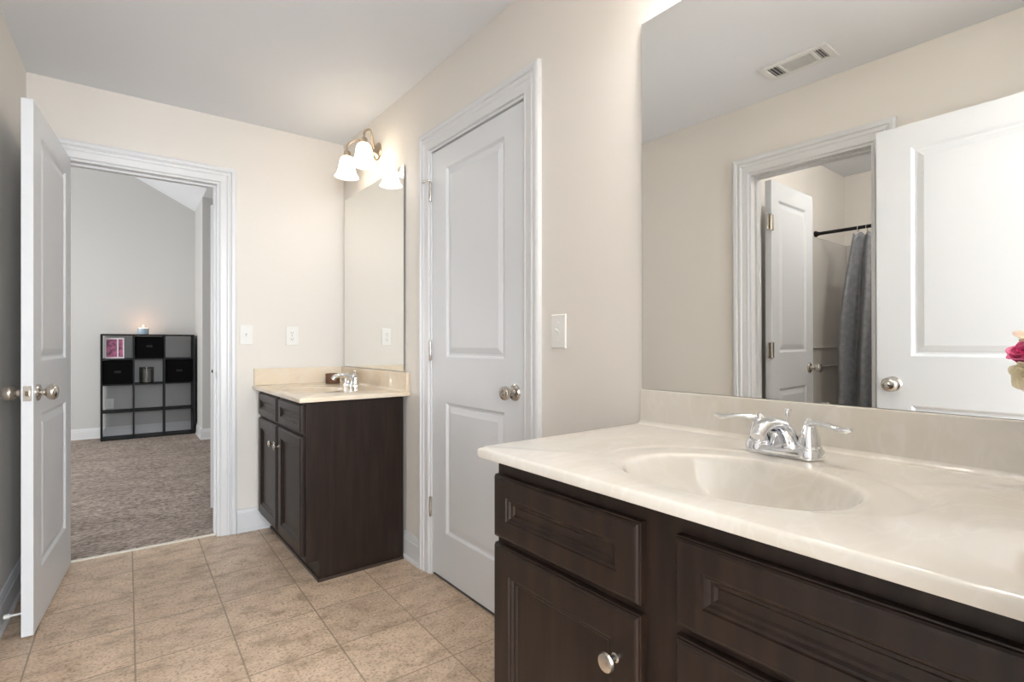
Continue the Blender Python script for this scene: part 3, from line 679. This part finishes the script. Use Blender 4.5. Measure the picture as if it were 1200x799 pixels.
added_ceiling_lamp(-1.15, .70, 'unseen flush ceiling lamp added to light the shower room', SHOWER_FILL_W, LAMPCOL)
added_ceiling_lamp(.50, .36, 'unseen flush ceiling lamp added as fill over the bathroom floor', ROOM_FILL_W, (.94, .97, 1.0))

# ------------------------------------------------------------------ ceiling vent (seen in the mirror)
vx0, vx1, vy0, vy1 = -.238, -.078, .958, 1.258
v = thing('ceiling_vent', 'white rectangular air vent on the ceiling, seen in the mirror', 'air vent', ((vx0+vx1)/2, (vy0+vy1)/2, H-.012))
bm = NB(); z = H-.012
box(bm, vx0, vx1, vy0, vy0+.028, z+.002, H-.0005); box(bm, vx0, vx1, vy1-.028, vy1, z+.002, H-.0005); box(bm, vx0, vx0+.028, vy0+.028, vy1-.028, z+.002, H-.0005); box(bm, vx1-.028, vx1, vy0+.028, vy1-.028, z+.002, H-.0005)
for yy in (1.028, 1.172): box(bm, vx0+.028, vx1-.028, yy-.007, yy+.007, z+.002, H-.0005)
part(v, 'frame', bm, M['vent'], bevel=.002)
part(v, 'duct_opening', B(vx0+.026, vx1-.026, vy0+.026, vy1-.026, H-.003, H-.0004), M['ventdark'])
for i in range(3):
    for y0_, y1_ in ((vy0+.030, 1.021), (1.180, vy1-.030)):
        yy = y0_+(i+.5)*(y1_-y0_)/3
        bm = NB(); q = [bm.verts.new(p) for p in ((vx0+.028, yy-.006, z+.003), (vx1-.028, yy-.006, z+.003), (vx1-.028, yy+.004, z+.009), (vx0+.028, yy+.004, z+.009))]; bm.faces.new(q)
        r = bmesh.ops.extrude_face_region(bm, geom=bm.faces[:]); bmesh.ops.translate(bm, verts=[g for g in r['geom'] if isinstance(g, bmesh.types.BMVert)], vec=(0, .001, .0012)); part(v, 'louver', bm, M['vent'])
for i in range(9):
    xx = vx0+.034+i*(vx1-vx0-.068)/8
    part(v, 'louver', B(xx-.0025, xx+.0025, 1.037, 1.163, z+.003, z+.008), M['vent'])

# ------------------------------------------------------------------ shower room contents (seen in the mirror)
bm = NB(); box(bm, -2.288, -1.55, .055, 1.628, 0, .10); box(bm, -2.288, -2.20, .055, 1.628, .10, .46); box(bm, -1.64, -1.55, .055, 1.628, .10, .46); box(bm, -2.20, -1.64, .055, .15, .10, .46); box(bm, -2.20, -1.64, 1.54, 1.628, .10, .46)
solo('bathtub', bm, M['tub'], 'white bathtub behind the grey shower curtain', 'bathtub', (-1.92, .84, 0), bevel=.015)
bm = NB(); box(bm, -2.288, -1.60, 1.608, 1.628, .465, 1.878); box(bm, -2.288, -2.268, .055, 1.608, .465, 1.878)
for z_ in (.92, 1.06): box(bm, -2.24, -1.62, 1.590, 1.608, z_, z_+.012); box(bm, -2.268, -2.20, .2, 1.59, z_, z_+.012)
solo('tub_surround', bm, M['surround'], 'pale moulded tub surround with soap ledges behind the curtain', 'tub surround', (-2.0, 1.6, .465), bevel=.006)
rod = thing('curtain_rod', 'black shower curtain rod seen in the big mirror', 'curtain rod', (-1.72, 1.628, 1.905))
part(rod, 'rod', tube(NB(), [(-1.72, 1.620, 1.905), (-1.72, .06, 1.905)], .0125, 16), M['bronze'], 50)
part(rod, 'end_flange', lathe(NB(), [(0, .0), (0, .024), (.012, .022), (.022, .015), (.03, .0145), (.03, 0)], (-1.72, 1.6295, 1.905), (0, -1, 0), 20), M['bronze'], 35)
part(rod, 'end_flange', lathe(NB(), [(0, .0), (0, .024), (.012, .022), (.022, .015), (.03, .0145), (.03, 0)], (-1.72, .0505, 1.905), (0, 1, 0), 20), M['bronze'], 35)
# curtain, gathered folds
hooks = [1.345+.005-.052*k for k in range(12)]
cur = thing('shower_curtain', 'grey fabric shower curtain hanging in folds, seen in the mirror', 'shower curtain', (-1.70, 1.1, .30))
bm = NB(); NU, NV = 150, 44; grid = []
for j in range(NV+1):
    vv = j/NV; z_ = 1.872-vv*1.58; row = []
    for i in range(NU+1):
        uu = i/NU
        ytop = 1.378-.62*uu; ybot = 1.475-.76*uu
        k = min(1, vv*1.9); y_ = ytop*(1-k)+ybot*k+.012*math.sin(vv*7+uu*9)
        ph = uu*12*2*PI*.5
        amp = .020+.032*min(1, vv*2.5)
        sag = .022*(1-abs(math.cos(ph)))*max(0, 1-vv*6)*1.2
        x_ = -1.715+amp*math.sin(ph+.5*math.sin(vv*3.2+uu*5))+.010*math.sin(uu*47+vv*2)*(0.3+vv)
        row.append(bm.verts.new((x_, y_, z_-sag*(1-vv))))
    grid.append(row)
for j in range(NV):
    for i in range(NU): bm.faces.new((grid[j][i], grid[j][i+1], grid[j+1][i+1], grid[j+1][i]))
cc = part(cur, 'curtain_fabric', bm, M['curtain'], 60); sd = cc.modifiers.new('thick', 'SOLIDIFY'); sd.thickness = .0015
for k, y_ in enumerate(hooks):
    pts = [(-1.72+.019*math.sin(a_*PI/6), y_, 1.898+.023*math.cos(a_*PI/6)) for a_ in range(12)]+[(-1.72, y_, 1.921)]
    part(cur, 'curtain_ring', tube(NB(), pts, .0018, 8, up=(0, 1, 0)), M['chrome'])

# ------------------------------------------------------------------ bedroom: cube shelf and its things
sx0, sx1, sf, sb = -.247, .667, 7.49, 7.776
c = thing('cube_shelf', 'black open cube shelf standing by the bedroom wall', 'shelf', ((sx0+sx1)/2, (sf+sb)/2, CZ))
tt = .015; zz0, zz1, zm = CZ, 1.235, .640
colw = (sx1-sx0-tt)/3
for x_ in (sx0, sx1-tt): part(c, 'side_panel', B(x_, x_+tt, sf, sb, zz0, zz1), M['shelf'])
for x_ in (sx0+colw, sx0+2*colw): part(c, 'divider', B(x_, x_+tt, sf, sb, zz0, zz1-tt), M['shelf'])
for z_, nm in ((zz0, 'bottom_panel'), ((zz0+zm)/2, 'shelf_board'), (zm, 'shelf_board'), ((zm+zz1)/2, 'shelf_board'), (zz1-tt, 'top_panel')):
    for i in range(3):
        if nm == 'top_panel' and i: continue
        x0_ = sx0+tt+i*colw if nm != 'top_panel' else sx0+tt; x1_ = sx0+(i+1)*colw if nm != 'top_panel' else sx1-tt
        part(c, nm, B(x0_, x1_, sf+.001, sb, z_, z_+tt), M['shelf'])
zrow = {1: (zm+tt, (zm+zz1)/2), 0: ((zm+zz1)/2+tt, zz1-tt)}
for nme, (col, row) in zip(('top row, middle cube', 'second row, left cube', 'second row, right cube'), ((1, 0), (0, 1), (2, 1))):
    a0, a1 = zrow[row]; x0_ = sx0+tt+col*colw; x1_ = sx0+(col+1)*colw
    b_ = thing('storage_bin', 'black fabric storage bin in the cube shelf, '+nme, 'storage bin', ((x0_+x1_)/2, 7.63, a0), group='black fabric bins in the cube shelf')
    bm = NB(); box(bm, x0_+.004, x1_-.004, sf+.012, sf+.018, a0+.0005, a1-.010); box(bm, x0_+.004, x1_-.004, sb-.02, sb-.014, a0+.0005, a1-.010); box(bm, x0_+.004, x0_+.010, sf+.018, sb-.02, a0+.0005, a1-.010); box(bm, x1_-.010, x1_-.004, sf+.018, sb-.02, a0+.0005, a1-.010); box(bm, x0_+.010, x1_-.010, sf+.018, sb-.02, a0+.0005, a0+.006)
    part(b_, 'bin_body', bm, M['bin'])
    part(b_, 'pull_tab', B((x0_+x1_)/2-.03, (x0_+x1_)/2+.03, sf+.008, sf+.012, a0+.13, a0+.155), M['shelf'])
# picture in top left cube
a0 = zrow[0][0]
p_ = thing('picture_frame', 'white framed pink picture in the top left shelf cube', 'picture frame', (-.12, 7.56, a0))
bm = NB(); X0, X1, Z0, Z1, Yp = -.205, -.030, a0, a0+.240, 7.545
box(bm, X0, X0+.010, Yp, Yp+.015, Z0, Z1); box(bm, X1-.012, X1, Yp, Yp+.015, Z0, Z1); box(bm, X0+.010, X1-.012, Yp, Yp+.015, Z0, Z0+.018); box(bm, X0+.010, X1-.012, Yp, Yp+.015, Z1-.018, Z1); box(bm, X0+.108, X0+.122, Yp+.001, Yp+.014, Z0+.018, Z1-.018)
part(p_, 'frame', bm, M['photo_white']); part(p_, 'print', B(X0+.005, X1-.006, Yp+.008, Yp+.012, Z0+.006, Z1-.006), M['pink'])
part(p_, 'easel_leg', B(-.125, -.115, Yp+.015, Yp+.05, Z0, Z0+.15), M['photo_white'])
# smoked jar in the middle cube
a1 = zrow[1][0]
j_ = thing('glass_candle_holder', 'smoked glass cylinder candle holder in the middle shelf cube', 'candle holder', (.185, 7.60, a1))
bm = lathe(NB(), [(0, 0), (0, .070), (.004, .074), (.19, .074), (.19, .071), (.008, .069), (.008, 0)], (.185, 7.60, a1), (0, 0, 1), 32)
gm = bpy.data.materials.new('thin_smoked_glass'); gm.use_nodes = True; nt = gm.node_tree; nt.nodes.clear()
o_ = nt.nodes.new('ShaderNodeOutputMaterial'); t1 = nt.nodes.new('ShaderNodeBsdfTransparent'); t1.inputs[0].default_value = (.80, .80, .79, 1); g1 = nt.nodes.new('ShaderNodeBsdfGlossy'); g1.inputs['Roughness'].default_value = .1; mx_ = nt.nodes.new('ShaderNodeMixShader'); mx_.inputs[0].default_value = .05
nt.links.new(t1.outputs[0], mx_.inputs[1]); nt.links.new(g1.outputs[0], mx_.inputs[2]); nt.links.new(mx_.outputs[0], o_.inputs[0])
part(j_, 'glass_cylinder', bm, gm, 40)
part(j_, 'candle', lathe(NB(), [(.009, 0), (.009, .045), (.165, .045), (.168, .04), (.166, 0)], (.185, 7.60, a1), (0, 0, 1), 28), mat('grey_wax', (.33, .33, .32), .5), 40)
# lit candle on top
k_ = thing('jar_candle', 'lit candle in pale blue glass on top of the cube shelf', 'candle', (.152, 7.60, zz1))
part(k_, 'jar', lathe(NB(), [(0, 0), (0, .052), (.006, .055), (.072, .055), (.072, .050), (.05, .049), (.05, 0)], (.152, 7.60, zz1), (0, 0, 1), 32), M['blueglass'], 40)
part(k_, 'wax', lathe(NB(), [(.0505, 0), (.0505, .0485), (.074, .0490), (.078, .04), (.076, 0)], (.152, 7.60, zz1), (0, 0, 1), 28), M['wax'], 40)
part(k_, 'flame', lathe(NB(), [(.082, 0), (.085, .004), (.092, .0055), (.102, .003), (.110, 0)], (.152, 7.60, zz1), (0, 0, 1), 12), M['flame'], 50)
d = bpy.data.lights.new('candle_light', 'POINT'); d.energy = .22; d.color = (1, .5, .25); d.shadow_soft_size = .02
lo = bpy.data.objects.new('candle_light', d); C.objects.link(lo); lo.parent = k_; lo.location = (0, .03, .125)

# ------------------------------------------------------------------ bouquet at the right edge
vb = (-.150, .105)
vz = ZN+.0005
solo('flower_vase', lathe(NB(), [(0, 0), (0, .030), (.005, .034), (.05, .045), (.09, .040), (.13, .022), (.150, .020), (.158, .026), (.155, .022), (.13, .018), (.09, .035), (.05, .040), (.01, .028), (.01, 0)], (*vb, vz), (0, 0, 1), 32), M['vase'],
     'white ceramic vase on the counter beyond the right picture edge', 'vase', (*vb, vz), RW, smooth=40)
def petal(bm, c, az, open_, r, h, curl, seed):
    """cupped petal: base at c, leaning outward by open_, width r, height h"""
    rn = random.Random(seed); R = Matrix.Rotation(az, 3, 'Z'); n, mrow = 6, 7; g = []
    for j in range(mrow+1):
        v_ = j/mrow; row = []
        for i in range(n+1):
            u_ = (i/n-.5)*2; wv = r*math.sin(PI*min(1, .12+v_*.72))**.8*(1-.15*v_)
            out = math.sin(v_*PI/2)*open_*h+curl*max(0, v_-.7)**1.2*h*2.2+.10*h*v_
            lift = h*v_-curl*max(0, v_-.78)*h*1.2-abs(u_)**2*h*.10*v_
            x_ = out-abs(u_)**2*wv*.55; y_ = u_*wv
            row.append(bm.verts.new(Vector(c)+R @ Vector((x_+rn.uniform(-.0006, .0006), y_, lift+rn.uniform(-.0007, .0007)))))
        g.append(row)
    for j in range(mrow):
        for i in range(n): bm.faces.new((g[j][i], g[j][i+1], g[j+1][i+1], g[j+1][i]))
def flower(name, label, cat, head, m, size, layers, seed, axis=(0, 0, 1)):
    t = thing(name, label, cat, head, RW)
    rot = Vector((0, 0, 1)).rotation_difference(Vector(axis).normalized()).to_matrix()
    for li, (cnt, op, rr, hh, cu) in enumerate(layers):
        for k in range(cnt):
            bm = NB(); petal(bm, (0, 0, 0), 2*PI*k/cnt+li*.7, op, rr*size, hh*size, cu, seed+li*20+k)
            bmesh.ops.rotate(bm, verts=bm.verts, cent=(0, 0, 0), matrix=rot); bmesh.ops.translate(bm, verts=bm.verts, vec=head)
            o = part(t, 'petal', bm, m, 60); s_ = o.modifiers.new('thick', 'SOLIDIFY'); s_.thickness = .0006
    base = Vector(head); tgt = Vector((vb[0], vb[1], vz+.150)); ax_ = Vector(axis).normalized()
    P = smooth_path([base, base-ax_*.030, (base+tgt)/2+Vector((0, 0, .01)), tgt, (vb[0]-.004+.001*seed % .006, vb[1], vz+.02)], 6)
    part(t, 'stem', tube(NB(), P, .0018, 8), M['stem'], 60)
    part(t, 'sepal', lathe(NB(), [(-.012, .003), (-.004, .007), (.002, .0075), (.004, 0)], head, axis, 12), M['stem'], 50)
    return t
FULL = [(3, .10, .30, .62, -.05), (4, .22, .40, .70, .0), (5, .42, .50, .74, .10), (6, .66, .56, .70, .30)]
OPEN = [(4, .25, .34, .5, .0), (5, .60, .46, .62, .15), (6, 1.0, .55, .55, .35)]
flower('pink_rose', 'deep pink rose bloom at the right edge by the mirror', 'flower', (-.176, .155, 1.091), M['rose'], .036, FULL, 3, (-.55, .35, .7))
flower('cream_rose', 'cream and blush rose bloom below the pink rose', 'flower', (-.176, .150, 1.070), M['cream'], .038, OPEN, 41, (-.6, .45, -.25))
flower('cream_lily', 'pale cream bloom above the pink rose at the right edge', 'flower', (-.172, .142, 1.118), M['cream'], .038, [(3, .35, .22, .75, .3), (3, .7, .24, .85, .4)], 77, (-.3, .6, .65))
